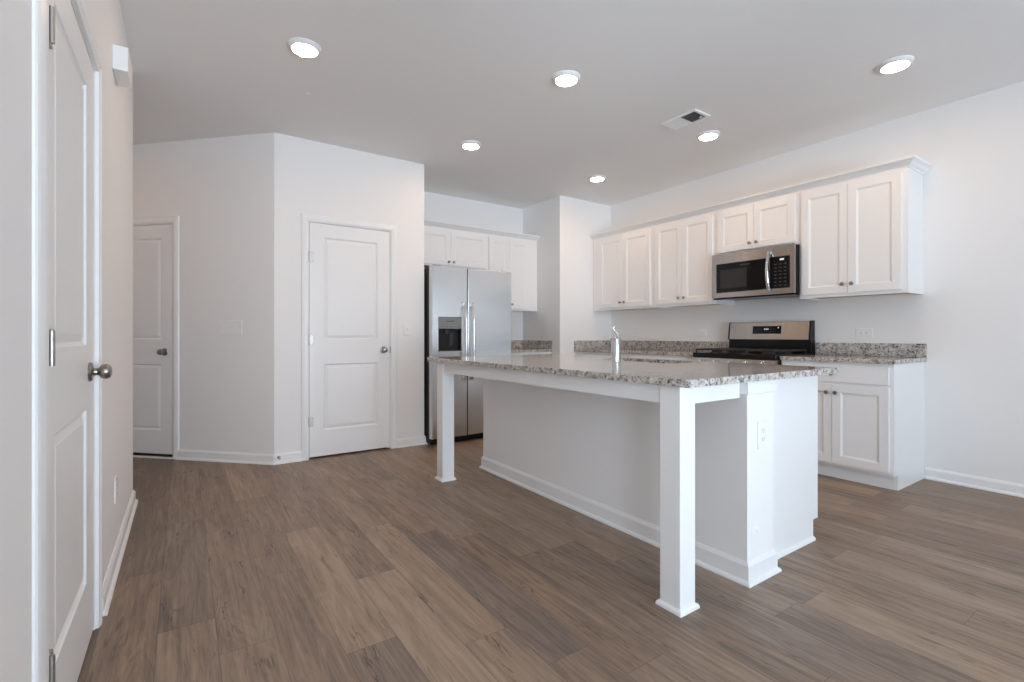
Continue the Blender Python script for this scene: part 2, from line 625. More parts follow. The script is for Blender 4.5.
CW = 0.058
def dpt(x):      # point on angled wall from local x
    return (DO[0] + x * math.sqrt(.5), DO[1] - x * math.sqrt(.5))


struct('baseboard_left', run_profile(MB(), [(WEST, LEFT_END), (XL, LEFT_END), (XL, 2.380)], BB_PROF), M['trim'], 'white baseboard along the left wall past the closet door', 'baseboard')
struct('baseboard_left_near', run_profile(MB(), [(XL, 1.43), (XL, YLS)], BB_PROF), M['trim'], 'white baseboard on the near part of the left wall', 'baseboard')
struct('baseboard_angled', run_profile(MB(), [(DP0 - .062, PC[1]), PC, dpt(HD1 + .062)], BB_PROF), M['trim'], 'white baseboard wrapping the corner between hall and pantry doors', 'baseboard')
struct('baseboard_pantry', run_profile(MB(), [(PX2, PC[1] + .06), (PX2, PC[1]), (DP1 + .062, PC[1])], BB_PROF), M['trim'], 'short white baseboard right of the pantry door', 'baseboard')
struct('baseboard_right', run_profile(MB(), [(XR, REAR), (XR, 1.244)], BB_PROF), M['trim'], 'white baseboard along the right wall beside the base cabinet', 'baseboard')
struct('baseboard_rear', run_profile(MB(), [(WEST2, REAR), (XR - .03, REAR)], BB_PROF), M['trim'], 'white baseboard under the rear windows', 'baseboard')


# ------------------------------------------------------------------ doors
def rect(x0, x1, z0, z1, y):
    return [(x0, y, z0), (x1, y, z0), (x1, y, z1), (x0, y, z1)]


def panel_face(mb, x0, x1, z0, z1, yf, panels, steps, t):
    """slab with front at yf (facing -y) and moulded panels; steps: (inset, depth) rings"""
    zs = sorted({z0, z1} | {p[2] for p in panels} | {p[3] for p in panels})
    # stiles and rails
    px0, px1 = panels[0][0], panels[0][1]
    bm = mb.bm

    def q(a0, a1, b0, b1, y=yf):
        mb.quad(*rect(a0, a1, b0, b1, y))
    q(x0, px0, z0, z1)
    q(px1, x1, z0, z1)
    holes = [(p[2], p[3]) for p in panels]
    for a, b in zip(zs, zs[1:]):
        if not any(abs(a - h0) < 1e-6 and abs(b - h1) < 1e-6 for h0, h1 in holes):
            q(px0, px1, a, b)
    for p in panels:
        loops = [rect(p[0], p[1], p[2], p[3], yf)]
        for ins, dep in steps:
            loops.append(rect(p[0] + ins, p[1] - ins, p[2] + ins, p[3] - ins, yf + dep))
        mb.rings(loops, cap0=False, cap1=True)
    # sides and back
    yb = yf + t
    mb.quad(*rect(x0, x1, z0, z1, yb)[::-1])
    mb.quad((x0, yf, z0), (x0, yb, z0), (x0, yb, z1), (x0, yf, z1))
    mb.quad((x1, yf, z0), (x1, yf, z1), (x1, yb, z1), (x1, yb, z0))
    mb.quad((x0, yf, z1), (x0, yb, z1), (x1, yb, z1), (x1, yf, z1))
    mb.quad((x0, yf, z0), (x1, yf, z0), (x1, yb, z0), (x0, yb, z0))
    bmesh.ops.remove_doubles(bm, verts=bm.verts, dist=1e-5)
    return mb


DOOR_STEPS = [(0.004, 0.006), (0.012, 0.011), (0.030, 0.0055), (0.036, 0.0035)]
CASE_PROF = [(0.0, 0.0), (0.0, -.010), (.010, -.0125), (.014, -.0155), (.030, -.0150), (.048, -.0115), (.055, -.0085), (CW, -.0050), (CW, 0.0)]


def casing(mb, x0, x1, zt, wl=1.0):
    st = []
    for (sx, zz, xx) in ((-1, 0, x0), (-1, 1, x0), (1, 1, x1), (1, 0, x1)):
        st.append([(xx + sx * o * wl, p, (zt + o * wl) if zz else 0.0) for o, p in CASE_PROF])
    mb.rings(st)
    return mb


def door(idx, label, origin, rotz, w, top, hinge_left=True, panels_x=None, knob_x=None, knob_z=0.925, stile=.118, hinges=(.32, 1.025, 1.74), latch=False, casing_w=1.0, trim_label='', recess=0.002, gap=.017, hinge_dx=-.004, hinge_out=.005):
    t = thing('door_%d' % idx, label, 'door', origin, rotz, kind='structure')
    px0, px1 = panels_x or (stile, w - stile)
    mb = MB()
    panel_face(mb, 0, w, gap, top, recess, [(px0, px1, .240, .815), (px0, px1, 1.030, top - .118)], DOOR_STEPS, .035)
    mb.build('door_panel', M['door'], t)
    # knob
    kx = knob_x if knob_x is not None else (w - .062 if hinge_left else .062)
    k = MB().lathe([(0, 0), (.032, 0), (.0325, .004), (.029, .009), (.017, .011), (.0125, .014), (.0115, .022), (.014, .026), (.022, .031), (.0255, .039), (.0255, .047), (.021, .056), (.012, .060), (0, .0605)], (kx, recess, knob_z), '-y', 32)
    k.build('door_knob', M['nickel'], t, True)
    hx = hinge_dx if hinge_left else w - hinge_dx
    for z in hinges:
        hb = MB()
        hb.lathe([(.0, -.040), (.006, -.040), (.006, .040), (0, .040)], (hx, -hinge_out, z), 'z', 14)
        hb.lathe([(.0, .040), (.004, .040), (.0045, .043), (0, .045)], (hx, -hinge_out, z), 'z', 12)
        s = 1 if hinge_left else -1
        hb.box(min(hx, hx + s * .034), max(hx, hx + s * .034), -.0015 if hinge_out < .01 else -hinge_out + .004, .004, z - .040, z + .040)
        hb.build('hinge', M['hinge'], t, True)
    if latch:
        lx = w + .0045
        MB().box(lx - .0035, lx + .010, -.003, .010, knob_z - .03, knob_z + .03).build('strike_plate', M['hinge'], t)
    # jamb and casing
    jm = MB()
    jm.box(-.02, -.004, 0, T, 0, top + .004)
    jm.box(w + .004, w + .02, 0, T, 0, top + .004)
    jm.box(-.02, w + .02, 0, T, top + .004, top + .02)
    jm.box(-.004, .008, .040, .055, 0, top + .004)
    jm.box(w - .008, w + .004, .040, .055, 0, top + .004)
    tr = thing('trim_%d' % idx, trim_label, 'trim', origin, rotz, kind='structure')
    jm.build('jamb', M['trim'], tr)
    casing(MB(), -.010, w + .010, top + .010, casing_w).build('casing', M['trim'], tr)
    return t


# near closet door in the left wall: faces +x, local x runs along +y
door(1, 'white two-panel closet door at the left edge, satin knob at right', (XL, DL0, 0), PI / 2, DL1 - DL0, DLT, True, knob_x=.670, knob_z=.938, panels_x=(.133, .615), casing_w=1.45,
     hinges=(.292, 1.032, 1.768), hinge_dx=.000, hinge_out=.0150, trim_label='white casing around the near closet door')
door(2, 'shadowed two-panel door at the end of the hall, knob at right', (dpt(HD0)[0], dpt(HD0)[1], 0), A45, HD1 - HD0, HDT, True, knob_x=HD1 - HD0 - .080, knob_z=.921, gap=.036,
     trim_label='white casing around the hall door')
door(3, 'white two-panel pantry door with three hinges at left, beside refrigerator', (DP0, PC[1], 0), 0, DP1 - DP0, DPT, True, knob_x=DP1 - DP0 - .060, knob_z=.930, latch=True,
     trim_label='white casing around the pantry door')
# threshold strip under the hall door
mb = MB()
mb.box(HD0, HD1, -.016, .006, 0.0, .012)
o = struct('trim_4', mb, M['trim'], 'pale threshold strip under the hall door', 'trim')
o.location = (DO[0], DO[1], 0)
o.rotation_euler = (0, 0, A45)


# ------------------------------------------------------------------ cabinets
SHAKER = [(0.004, 0.0025), (0.011, 0.0055), (0.0135, 0.0075)]


def shaker_door(parent, x0, x1, z0, z1, name='door', knob=None, stile=.055, flat=False):
    """door slab in front of the frame (y from -.0195 to -.0005)"""
    mb = MB()
    if flat:
        mb.box(x0, x1, -.0195, -.0005, z0, z1, .003, 2)
    else:
        panel_face(mb, x0, x1, z0, z1, -.0195, [(x0 + stile, x1 - stile, z0 + stile, z1 - stile)], SHAKER, .019)
    d = mb.build(name, M['cabinet'], parent)
    if knob:
        kb = MB().lathe([(0, 0), (.0085, 0), (.006, .004), (.0055, .013), (.009, .016), (.0145, .020), (.0150, .024), (.012, .028), (0, .0295)], (knob[0], -.0195, knob[1]), '-y', 22)
        kb.build('knob', M['nickel'], d, True)
    return d


def wall_cabinet(label, origin, rotz, w, z0, z1, depth, doors, group, face_x=None, frame_front=True):
    """local x 0..w, front frame at y=0, body to y=depth"""
    t = thing('wall_cabinet', label, 'cabinet', (origin[0], origin[1], z0), rotz, group)
    hgt = z1 - z0
    mb = MB()
    mb.box(0, w, 0, .019, 0, hgt)                       # face frame
    mb.box(0, .016, .019, depth, 0, hgt)                # sides
    mb.box(w - .016, w, .019, depth, 0, hgt)
    mb.box(.016, w - .016, depth - .012, depth, 0, hgt)
    mb.box(.016, w - .016, .019, depth - .012, hgt - .016, hgt)
    mb.build('cabinet_body', M['cabinet'], t)
    MB().box(.016, w - .016, .019, depth - .012, .012, .026).build('bottom_panel', M['ply'], t)
    for d in doors:
        shaker_door(t, d[0], d[1], d[2] - z0, d[3] - z0, 'door', (d[4], d[5] - z0) if len(d) > 4 else None, stile=d[6] if len(d) > 6 else .055)
    return t


# right wall uppers: local x runs towards -y (viewer's right), origin at the left end
RW = -PI / 2
XU = 4.260                # frame front plane
UD = XR - XU - .001       # depth
UZ0, UZ1 = 1.370, 2.262
DZ0, DZ1 = 1.396, 2.236
G1 = 'white upper cabinets on the range wall'
K = .032


def pair(w, lo, hi, l, r, kz):
    m = (l + r) / 2
    return [(l, m - .0015, lo, hi, m - K, kz), (m + .0015, r, lo, hi, m + K, kz)]


Y = [4.440, 3.505, 2.752, 1.986, 1.256]
wall_cabinet('white two-door upper cabinet in the far corner of the range wall', (XU, Y[0]), RW, Y[0] - Y[1] - .0008, UZ0, UZ1, UD, pair(0, DZ0, DZ1, Y[0] - 4.327, Y[0] - 3.541, 1.452), G1)
wall_cabinet('white two-door upper cabinet immediately left of the microwave', (XU, Y[1]), RW, Y[1] - Y[2] - .0008, UZ0, UZ1, UD, pair(0, DZ0, DZ1, Y[1] - 3.470, Y[1] - 2.780, 1.452), G1)
wall_cabinet('short white two-door upper cabinet directly above the microwave', (XU, Y[2]), RW, Y[2] - Y[3] - .0008, 1.830, UZ1, UD, pair(0, 1.850, DZ1, Y[2] - 2.722, Y[2] - 2.016, 1.900), G1)
wall_cabinet('white two-door upper cabinet right of the microwave with exposed end', (XU, Y[3]), RW, Y[3] - Y[4], UZ0, UZ1, UD, pair(0, DZ0, DZ1, Y[3] - 1.962, Y[3] - 1.290, 1.462), G1)

# refrigerator nook uppers: face -y
YU = 4.900
ND = YF - YU - .001
G2 = 'white upper cabinets in the refrigerator nook'
X0, X1, X2 = PX2 + .002, 2.985, XN - .002
wall_cabinet('wide short two-door cabinet above the refrigerator', (X0, YU), 0, X1 - X0 - .0008, 1.835, UZ1, ND, pair(0, 1.852, DZ1, .062, X1 - X0 - .022, 1.888), G2)
wall_cabinet('tall two-door upper cabinet right of the refrigerator', (X1, YU), 0, X2 - X1, UZ0, UZ1, ND, pair(0, DZ0, DZ1, .012, .588, 1.444), G2)

# crown mouldings on the cabinet tops
CROWN = [(0, .015), (.006, .015), (.008, .024), (.014, .028), (.024, .035), (.036, .049), (.046, .055), (.052, .058), (.056, .061), (.056, .075), (0, .075)]


def crown(label, pts, z):
    mb = MB()
    run_profile(mb, [(p[0], p[1], z) for p in pts], CROWN, side=1)
    o = mb.build('crown_molding', M['cabinet'], None)
    return tag(o, label, 'molding', kind='thing')


crown('white crown molding along the tops of the range-wall cabinets', [(XU - .0005, YP - .002), (XU - .0005, Y[4] - .0005), (XR - .001, Y[4] - .0005)][::-1], 2.246)
crown('white crown molding above the refrigerator cabinets', [(XN - .001, YU - .0005), (PX2 + .001, YU - .0005)], 2.246)

# base cabinets
CT = 0.898          # counter top height
CB = 0.868          # counter underside
XB = 3.975          # base frame plane on the range wall


def base_cabinet(label, origin, rotz, w, depth, fronts, group, toe=.065, name='base_cabinet'):
    t = thing(name, label, 'cabinet', (origin[0], origin[1], 0), rotz, group)
    mb = MB()
    mb.box(0, w, 0, .019, .106, CB)
    mb.box(.018, w - .018, .019, depth, .106, CB)
    for a, b in ((0, .018), (w - .018, w)):
        mb.prism([(.019, .106), (toe + .004, .106), (toe + .004, 0), (depth, 0), (depth, CB), (.019, CB)], 'x', a, b)
    mb.build('cabinet_body', M['cabinet'], t)
    MB().box(.0185, w - .0185, toe, toe + .016, 0, .105).build('toe_kick', M['cabinet'], t)
    for f in fronts:
        shaker_door(t, f[1], f[2], f[3], f[4], f[0], f[5] if len(f) > 5 else None, flat=f[0] == 'drawer')
    return t


G3 = 'white base cabinets along the kitchen walls'


def fronts(w, l, r, kd=.030):
    m = (l + r) / 2
    return [('drawer', l, r, .722, .846, ((l + r) / 2, .784)), ('door', l, m - .002, .127, .704, (m - kd, .645)), ('door', m + .002, r, .127, .704, (m + kd, .645))]


BD = XR - XB - .001
w = 1.990 - 1.247
base_cabinet('white base cabinet right of the range, drawer over two doors, exposed end', (XB, 1.990), RW, w, BD, fronts(w, .022, w - .024), G3)
# shoe strip along the exposed cabinet end
w = 3.60 - 2.776
base_cabinet('white base cabinet just left of the range, mostly behind the island', (XB, 3.60), RW, w, BD, fronts(w, .022, w - .022), G3)
w = 4.450 - 3.602
base_cabinet('white corner base cabinet under the far end of range counter', (XB, 4.450), RW, w, BD, fronts(w, .080, w - .022), G3)
XF0, XF1 = 2.880, 3.960       # refrigerator right side clearance
w = XN - .002 - 2.945
base_cabinet('white base cabinet squeezed between refrigerator and nook wall', (2.945, 4.618), 0, w, YF - 4.618 - .001, fronts(w, .022, w - .030), G3)


# counters
def slab(mb, x0, x1, y0, y1, z0, z1):
    return mb.box(x0, x1, y0, y1, z0, z1, .003, 2)


def counter(label, x0, x1, y0, y1, splashes, group='granite counters along the walls'):
    t = thing('countertop', label, 'countertop', ((x0 + x1) / 2, (y0 + y1) / 2, CB), 0, group)
    cx, cy = (x0 + x1) / 2, (y0 + y1) / 2
    slab(MB(), x0 - cx, x1 - cx, y0 - cy, y1 - cy, .0005, CT - CB).build('slab', M['granite'], t)
    for s in splashes:
        slab(MB(), s[0] - cx, s[1] - cx, s[2] - cy, s[3] - cy, CT - CB, CT - CB + .104).build('backsplash', M['granite'], t)
    return t


counter('speckled granite counter right of the range with low backsplash', 3.945, XR - .001, 1.234, 1.992, [(XR - .021, XR - .001, 1.234, 1.992)])
counter('long speckled granite counter left of the range behind the faucet', 3.945, XR - .001, 2.770, YP - .001, [(XR - .021, XR - .001, 2.770, YP - .001), (3.945, XR - .022, YP - .021, YP - .001)])
counter('small granite counter between refrigerator and nook wall', 2.935, XN - .001, 4.590, YF - .001, [(2.935, XN - .022, YF - .021, YF - .001), (XN - .021, XN - .001, 4.590, YF - .001)])

# ------------------------------------------------------------------ island
IX, IY = 1.5588, 1.1567        # near post outer corner
PW = .094
IY2 = 3.185
BX, BY, BY2 = 1.9925, 1.1411, 3.335
BX2 = 2.205                    # back of knee wall
EX2, EY = 2.768, 1.200         # cabinet end panel
isl = thing('kitchen_island', 'white kitchen island with two square posts under the seating overhang', 'island', (BX, BY, 0))


def loc(p):
    return (p[0] - BX, p[1] - BY)


def ibox(x0, x1, y0, y1, z0, z1, bev=0.0):
    return MB().box(x0 - BX, x1 - BX, y0 - BY, y1 - BY, z0, z1, bev)


ibox(BX, BX2, BY, BY2, 0, CB - .0005).build('knee_wall', M['wall'], isl)
tag(ibox(BX - .012, BX2 + .008, BY - .012, BY2 + .012, CB - .058, CB - .001, .002).build('top_trim', M['trim'], isl), '')
# posts
for y in (IY, IY2):
    pst = ibox(IX, IX + PW, y, y + PW, 0, CB - .0005, .002).build('post', M['trim'], isl)
    mb = MB()
    a, b = loc((IX, y))
    c_, d_ = a + PW, b + PW
    tp = [(0, 0), (.012, 0), (.012, .006), (.010, .013), (.006, .018), (0.0005, .020), (0, .020)]
    run_profile(mb, [(a, b), (a, d_), (c_, d_), (c_, b), (a, b)], [(o_, z_) for o_, z_ in tp], side=1)
    mb2 = MB()
    # mitred ring around the post foot
    st = []
    for (sx, sy, x, yy) in ((-1, -1, a, b), (1, -1, c_, b), (1, 1, c_, d_), (-1, 1, a, d_), (-1, -1, a, b)):
        st.append([(x + sx * o_, yy + sy * o_, z_) for o_, z_ in tp])
    mb2.rings(st, cap0=False, cap1=False)
    mb.bm.free()
    mb2.build('foot_trim', M['trim'], pst)
# aprons
az0, az1 = CB - .074, CB - .001
ibox(IX + .012, IX + .034, IY + PW + .0005, IY2 - .0005, az0, az1).build('apron', M['trim'], isl)
ibox(IX + PW + .0005, BX - .0125, IY + .012, IY + .034, az0, az1).build('apron', M['trim'], isl)
ibox(IX + PW + .0005, BX - .0125, IY2 + PW - .034, IY2 + PW - .012, az0, az1).build('apron', M['trim'], isl)
# baseboard of the knee wall
IBB = [(o_, z_ if z_ < .03 else z_ + .012) for o_, z_ in BB_PROF]
mb = MB()
run_profile(mb, [loc(p) for p in ((BX2, EY - .001), (BX2, BY), (BX, BY), (BX, BY2), (BX2, BY2))], IBB, side=1)
mb.build('baseboard', M['trim'], isl)
# cabinet box behind the knee wall
ex0, ex1, ey0, ey1 = BX2 - BX, EX2 - BX, EY - BY, BY2 - .02 - BY
# end panel with toe notch
for ya, yb in ((ey0, ey0 + .018), (ey1 - .018, ey1)):
    MB().prism([(ex0 + .0005, 0), (ex1 - .050, 0), (ex1 - .050, .103), (ex1, .103), (ex1, CB - .0005), (ex0 + .0005, CB - .0005)], 'y', ya, yb).build('end_panel', M['cabinet'], isl)
# carcass under the counter with an open sink bay
SX0, SX1, SY0, SY1 = 2.362, 2.675, 1.815, 2.455
mb = MB()
mb.box(ex0 + .001, ex1 - .022, ey0 + .0185, SY0 - .04 - BY, .104, CB - .001)
mb.box(ex0 + .001, ex1 - .022, SY1 + .04 - BY, ey1 - .0185, .104, CB - .001)
mb.box(ex0 + .001, ex1 - .022, SY0 - .04 - BY, SY1 + .04 - BY, .104, .60)
mb.box(ex1 - .040, ex1 - .022, SY0 - .04 - BY, SY1 + .04 - BY, .60, CB - .001)
mb.build('cabinet_body', M['cabinet'], isl)
MB().box(ex1 - .080, ex1 - .066, ey0 + .0185, ey1 - .0185, 0, .103).build('toe_kick', M['cabinet'], isl)
n_d = 4
dw = (ey1 - ey0 - .04) / n_d
for i in range(n_d):
    sub = MB()
    # fronts on the kitchen side (facing +x)
    panel_face(sub, 0, dw - .004, .127, .846, 0, [(.06, dw - .064, .187, .786)], SHAKER, .019)
    sub.bm.transform(Matrix.Translation((ex1, ey0 + .02 + i * dw, 0)) @ Matrix.Rotation(PI / 2, 4, 'Z'))
    dd = sub.build('door', M['cabinet'], isl)
    kb = MB().lathe([(0, 0), (.0085, 0), (.006, .004), (.0055, .013), (.0145, .020), (.012, .028), (0, .0295)], (ex1, ey0 + .02 + i * dw + (dw - .04 if i % 2 == 0 else .036), .80), 'x', 18)
    kb.build('knob', M['nickel'], dd, True)
# shoe strip along the end panel
mb = MB()
run_profile(mb, [(ex1 - .052, ey0), (ex0 + .030, ey0)], [(0, 0), (.014, 0), (.013, .010), (.008, .016), (0, .019)], side=1)
mb.build('shoe_strip', M['trim'], isl)

# island countertop with sink cut-out
CX0, CX1, CY0, CY1 = 1.535, 2.778, 1.106, 3.400
ct = thing('countertop', 'large speckled granite slab topping the island, polished and reflective', 'countertop', (CX0, CY0, CB))


def rounded_rect(x0, x1, y0, y1, r, n=5):
    pts = []
    for cx, cy, a0 in ((x1 - r, y0 + r, -PI / 2), (x1 - r, y1 - r, 0), (x0 + r, y1 - r, PI / 2), (x0 + r, y0 + r, PI)):
        for i in range(n + 1):
            a = a0 + (PI / 2) * i / n
            pts.append((cx + r * math.cos(a), cy + r * math.sin(a)))
    return pts


def ring_slab(x0, x1, y0, y1, hole, z0, z1, bev=.003):
    """slab with a rounded hole: outer rectangle sampled to match the hole's loop"""
    mb = MB()
    n = len(hole)
    k = n // 4
    corners = [(x1, y0), (x1, y1), (x0, y1), (x0, y0)]

    def outer(ins):
        out = []
        c = [(x1 - ins, y0 + ins), (x1 - ins, y1 - ins), (x0 + ins, y1 - ins), (x0 + ins, y0 + ins)]
        for q in range(4):
            for i in range(k):
                out.append(c[q])
        return out
    loops = [
        [(x, y, z0) for x, y in hole], [(x, y, z0) for x, y in outer(0)], [(x, y, z1 - bev) for x, y in outer(0)],
        [(x, y, z1) for x, y in outer(bev)], [(x, y, z1) for x, y in hole], [(x, y, z0) for x, y in hole]]
    mb.rings(loops, cap0=False, cap1=False)
    bmesh.ops.remove_doubles(mb.bm, verts=mb.bm.verts, dist=1e-6)
    bmesh.ops.dissolve_degenerate(mb.bm, edges=mb.bm.edges, dist=1e-6)
    return mb


hole = rounded_rect(SX0 - CX0, SX1 - CX0, SY0 - CY0, SY1 - CY0, .03)
ring_slab(0, CX1 - CX0, 0, CY1 - CY0, hole, .0005, CT - CB).build('slab', M['granite'], ct)
# undermount sink
sk = thing('sink', 'steel undermount sink set into the island counter behind the faucet', 'sink', ((SX0 + SX1) / 2, (SY0 + SY1) / 2, CB - .21))
hx, hy = (SX1 - SX0) / 2, (SY1 - SY0) / 2
mb = MB()
lp = []
for ins, z in ((-.02, .209), (.001, .209), (.003, .19), (.006, .03), (.03, .004), (.09, .0)):
    lp.append([(x, y, z) for x, y in rounded_rect(-hx + ins, hx - ins, -hy + ins, hy - ins, .035)])
mb.rings(lp, cap0=False, cap1=True)
mb.build('basin', M['steel_h'], sk, True)
MB().lathe([(0, 0), (.045, 0), (.045, .003), (.03, .004), (0, .002)], (0, 0, .0), 'z').build('drain', M['chrome'], sk, True)

# faucet: thick single-post body, curved lever on top, spout towards the sink
FX, FY = 2.305, 2.195
fc = thing('faucet', 'chrome single-post kitchen faucet standing on the island counter', 'faucet', (FX, FY, CT))
MB().lathe([(0, 0), (.031, 0), (.031, .006), (.0300, .009), (.0295, .012), (.0295, .126), (.0280, .132), (.0280, .135), (.0300, .137), (.0300, .144), (.0255, .152), (.014, .157), (0, .158)], (0, 0, 0), 'z', 36).build('body', M['chrome'], fc, True)
MB().tube([(.014, .013, .112), (.060, .053, .136), (.105, .094, .142), (.140, .124, .134), (.158, .140, .112)], [.0125, .0125, .0125, .0125, .012], 16).build('spout', M['chrome'], fc, True)
MB().tube([(.008, -.004, .152), (.012, -.006, .164), (.008, -.002, .178), (-.004, .006, .193), (-.012, .011, .206), (-.010, .010, .220), (.000, .002, .229)], [.0095, .0090, .0075, .0062, .0056, .0050, .0042], 12).build('lever', M['chrome'], fc, True)
MB().lathe([(0, .0), (.006, .0), (.006, .012), (0, .014)], (-.020, .012, .143), (-.85, .53, .1), 12).build('button', M['nickel'], fc, True)


# ------------------------------------------------------------------ refrigerator
RX0, RX1 = 1.974, 2.886
RY0 = 4.252                     # door fronts
RZ = 1.738
SPL = 2.356
fr = thing('refrigerator', 'stainless side-by-side refrigerator with ice dispenser in left door', 'refrigerator', (RX0, 4.32, 0))


def fbox(x0, x1, y0, y1, z0, z1, bev=0.0, seg=2):
    return MB().box(x0 - RX0, x1 - RX0, y0 - 4.32, y1 - 4.32, z0, z1, bev, seg)


fbox(RX0 + .004, RX1 - .004, 4.330, 5.02, .03, RZ - .012, .004).build('body', M['darkgrey'], fr)
for sx in (RX0 + .05, RX1 - .09):
    for sy in (4.36, 4.93):
        fbox(sx, sx + .04, sy, sy + .04, 0, .0295).build('foot', M['black'], fr)
gr = fbox(RX0 + .008, RX1 - .008, 4.305, 4.329, .012, .066, .002)
for i in range(3):
    z = .022 + i * .014
    gr.box(.02, RX1 - RX0 - .02, -.018, -.0145, z, z + .006)
gr.build('toe_grille', M['black'], fr)
DZB, DZT = .068, RZ
dx0, dx1, dz0, dz1 = 2.036, 2.288, .900, 1.246      # dispenser opening
# freezer door with a dispenser recess
mb = MB()
lx0, lx1 = RX0, SPL - .006
yy0, yy1 = RY0 - 4.32, RY0 + .068 - 4.32
for a, b, c, d in ((lx0, dx0, DZB, DZT), (dx1, lx1, DZB, DZT), (dx0, dx1, DZB, dz0), (dx0, dx1, dz1, DZT)):
    mb.quad(*rect(a - RX0, b - RX0, c, d, yy0))
mb.rings([rect(dx0 - RX0, dx1 - RX0, dz0, dz1, yy0), rect(dx0 - RX0, dx1 - RX0, dz0, dz1, yy0 + .055)], cap0=False, cap1=True)
e = .006
mb.rings([rect(lx0 - RX0, lx1 - RX0, DZB, DZT, yy0), rect(lx0 - e * .3 - RX0, lx1 + e * .3 - RX0, DZB - e * .3, DZT + e * .3, yy0 + e), rect(lx0 - e * .3 - RX0, lx1 + e * .3 - RX0, DZB - e * .3, DZT + e * .3, yy1)], cap0=False, cap1=True)
bmesh.ops.remove_doubles(mb.bm, verts=mb.bm.verts, dist=1e-5)
fd = mb.build('freezer_door', M['steel'], fr)
rd = fbox(SPL + .006, RX1, RY0, RY0 + .068, DZB, DZT, .004).build('refrigerator_door', M['steel'], fr)
fbox(SPL - .0055, SPL + .0055, RY0 + .010, RY0 + .068, DZB, DZT).build('gasket', M['black'], fr)
# dispenser
dp = thing('dispenser', None, None)
dp.parent = fd
mb = MB()
bx0, bx1 = dx0 - RX0, dx1 - RX0
mb.rings([rect(bx0 + .001, bx1 - .001, dz0 + .001, dz1 - .001, yy0 - .003), rect(bx0 + .012, bx1 - .012, dz0 + .012, 1.128, yy0 - .003), rect(bx0 + .016, bx1 - .016, dz0 + .014, 1.126, yy0 + .050)], cap0=False, cap1=True)
bpy.data.objects.remove(dp)
dsp = mb.build('dispenser', M['grey_plastic'], fd)
MB().box(bx0 + .003, bx1 - .003, yy0 - .006, yy0 - .003, 1.130, dz1 - .004, .001).build('control_panel', M['mid_grey'], fd)
MB().box(bx0 + .085, bx0 + .165, yy0 - .0068, yy0 - .006, 1.200, 1.206).build('emblem', M['dim_legend'], fd)
for i in range(5):
    MB().box(bx0 + .035 + i * .042, bx0 + .053 + i * .042, yy0 - .0068, yy0 - .006, 1.150, 1.1535).build('button_mark', M['dim_legend'], fd)
MB().box(bx0 + .075, bx0 + .115, yy0 + .012, yy0 + .040, 1.080, 1.124, .004).build('spout', M['darkgrey'], fd)
MB().prism([(yy0 + .030, 1.085), (yy0 + .036, 1.085), (yy0 + .046, .960), (yy0 + .040, .960)], 'x', bx0 + .135, bx0 + .175).build('paddle', M['darkgrey'], fd)
MB().box(bx0 + .016, bx1 - .016, yy0 + .000, yy0 + .048, dz0 + .014, dz0 + .020).build('drip_tray', M['darkgrey'], fd)
MB().box(bx0 + .002, bx1 - .002, yy0 - .008, yy0 - .003, dz0 + .001, dz0 + .011, .001).build('tray_lip', M['steel'], fd)
# handles: bowed vertical bars
for nm, hx_, par in (('handle', SPL - .044, fd), ('handle', SPL + .044, rd)):
    x = hx_ - RX0
    pts = []
    for i in range(25):
        s = i / 24
        z = .62 + s * (1.400 - .62)
        bow = math.sin(PI * s)
        pts.append((x, yy0 - .030 - .030 * min(1, bow * 1.7) , z))
    st = []
    for p in pts:
        st.append([(p[0] + .0125 * math.cos(a), p[1] + .010 * math.sin(a), p[2]) for a in [2 * PI * q / 14 for q in range(14)]])
    hb = MB().rings(st)
    for z in (.645, 1.375):
        hb.box(x - .010, x + .010, yy0 - .038, yy0 + .0005, z - .018, z + .018, .004)
    hb.build(nm, M['steel'], par, True)
# door hinges on top
for a in (RX0 + .03, RX1 - .11):
    MB().box(a - RX0, a + .08 - RX0, -.03, .06, RZ + .001, RZ + .012, .003).build('top_hinge', M['grey_plastic'], fr)

# ------------------------------------------------------------------ microwave over the range (faces -x)
MY0, MW = 2.735, 0.752
MZ0, MZ1 = 1.412, 1.824
MXF = 4.168
mw = thing('microwave', 'stainless over-range microwave with dark window and curved handle', 'microwave', (MXF, MY0, MZ0), RW)
mh = MZ1 - MZ0
MB().box(0.002, MW - .002, .022, XR - MXF - .002, 0, mh - .002, .003).build('body', M['black'], mw)
vt = MB().box(.01, MW - .01, .004, .10, -.010, -.0005, .002)
vt.build('bottom_vent', M['black'], mw)
# front: one steel frame with a wide dark glass opening
gx0, gx1, gz0, gz1 = .042, .528, .050, .322
px0, px1, pz0, pz1 = .568, .716, .050, .322
mb = MB()
panel_face(mb, 0, MW, .004, mh, 0, [(gx0, px1, gz0, gz1)], [(.003, .003)], .022)
mb.build('front_frame', M['steel_h'], mw)
dg = MB().box(gx0 + .004, gx1 + .014, -.001, .0028, gz0 + .004, gz1 - .004, .001).build('door_glass', M['blackglass'], mw)
MB().box(gx0 + .045, gx0 + .300, -.0016, -.0009, gz0 + .040, gz1 - .060).build('window', M['window_mesh'], dg)
MB().box(gx0 + .240, gx0 + .330, -.0016, -.0009, gz1 - .036, gz1 - .026).build('emblem', M['dim_legend'], dg)
cp = MB().box(px0 - .020, px1 - .004, -.001, .0028, pz0 + .004, pz1 - .004, .001).build('control_panel', M['blackglass'], mw)
for r in range(7):
    for c in range(3):
        x = px0 + .018 + c * .040
        z = pz0 + .022 + r * .030
        MB().box(x, x + .022, -.0016, -.0009, z, z + .009).build('key', M['dim_legend'], cp)
MB().box(px0 + .066, px0 + .100, -.0016, -.0009, pz1 - .035, pz1 - .020).build('clock_display', M['digits'], cp)
hp = []
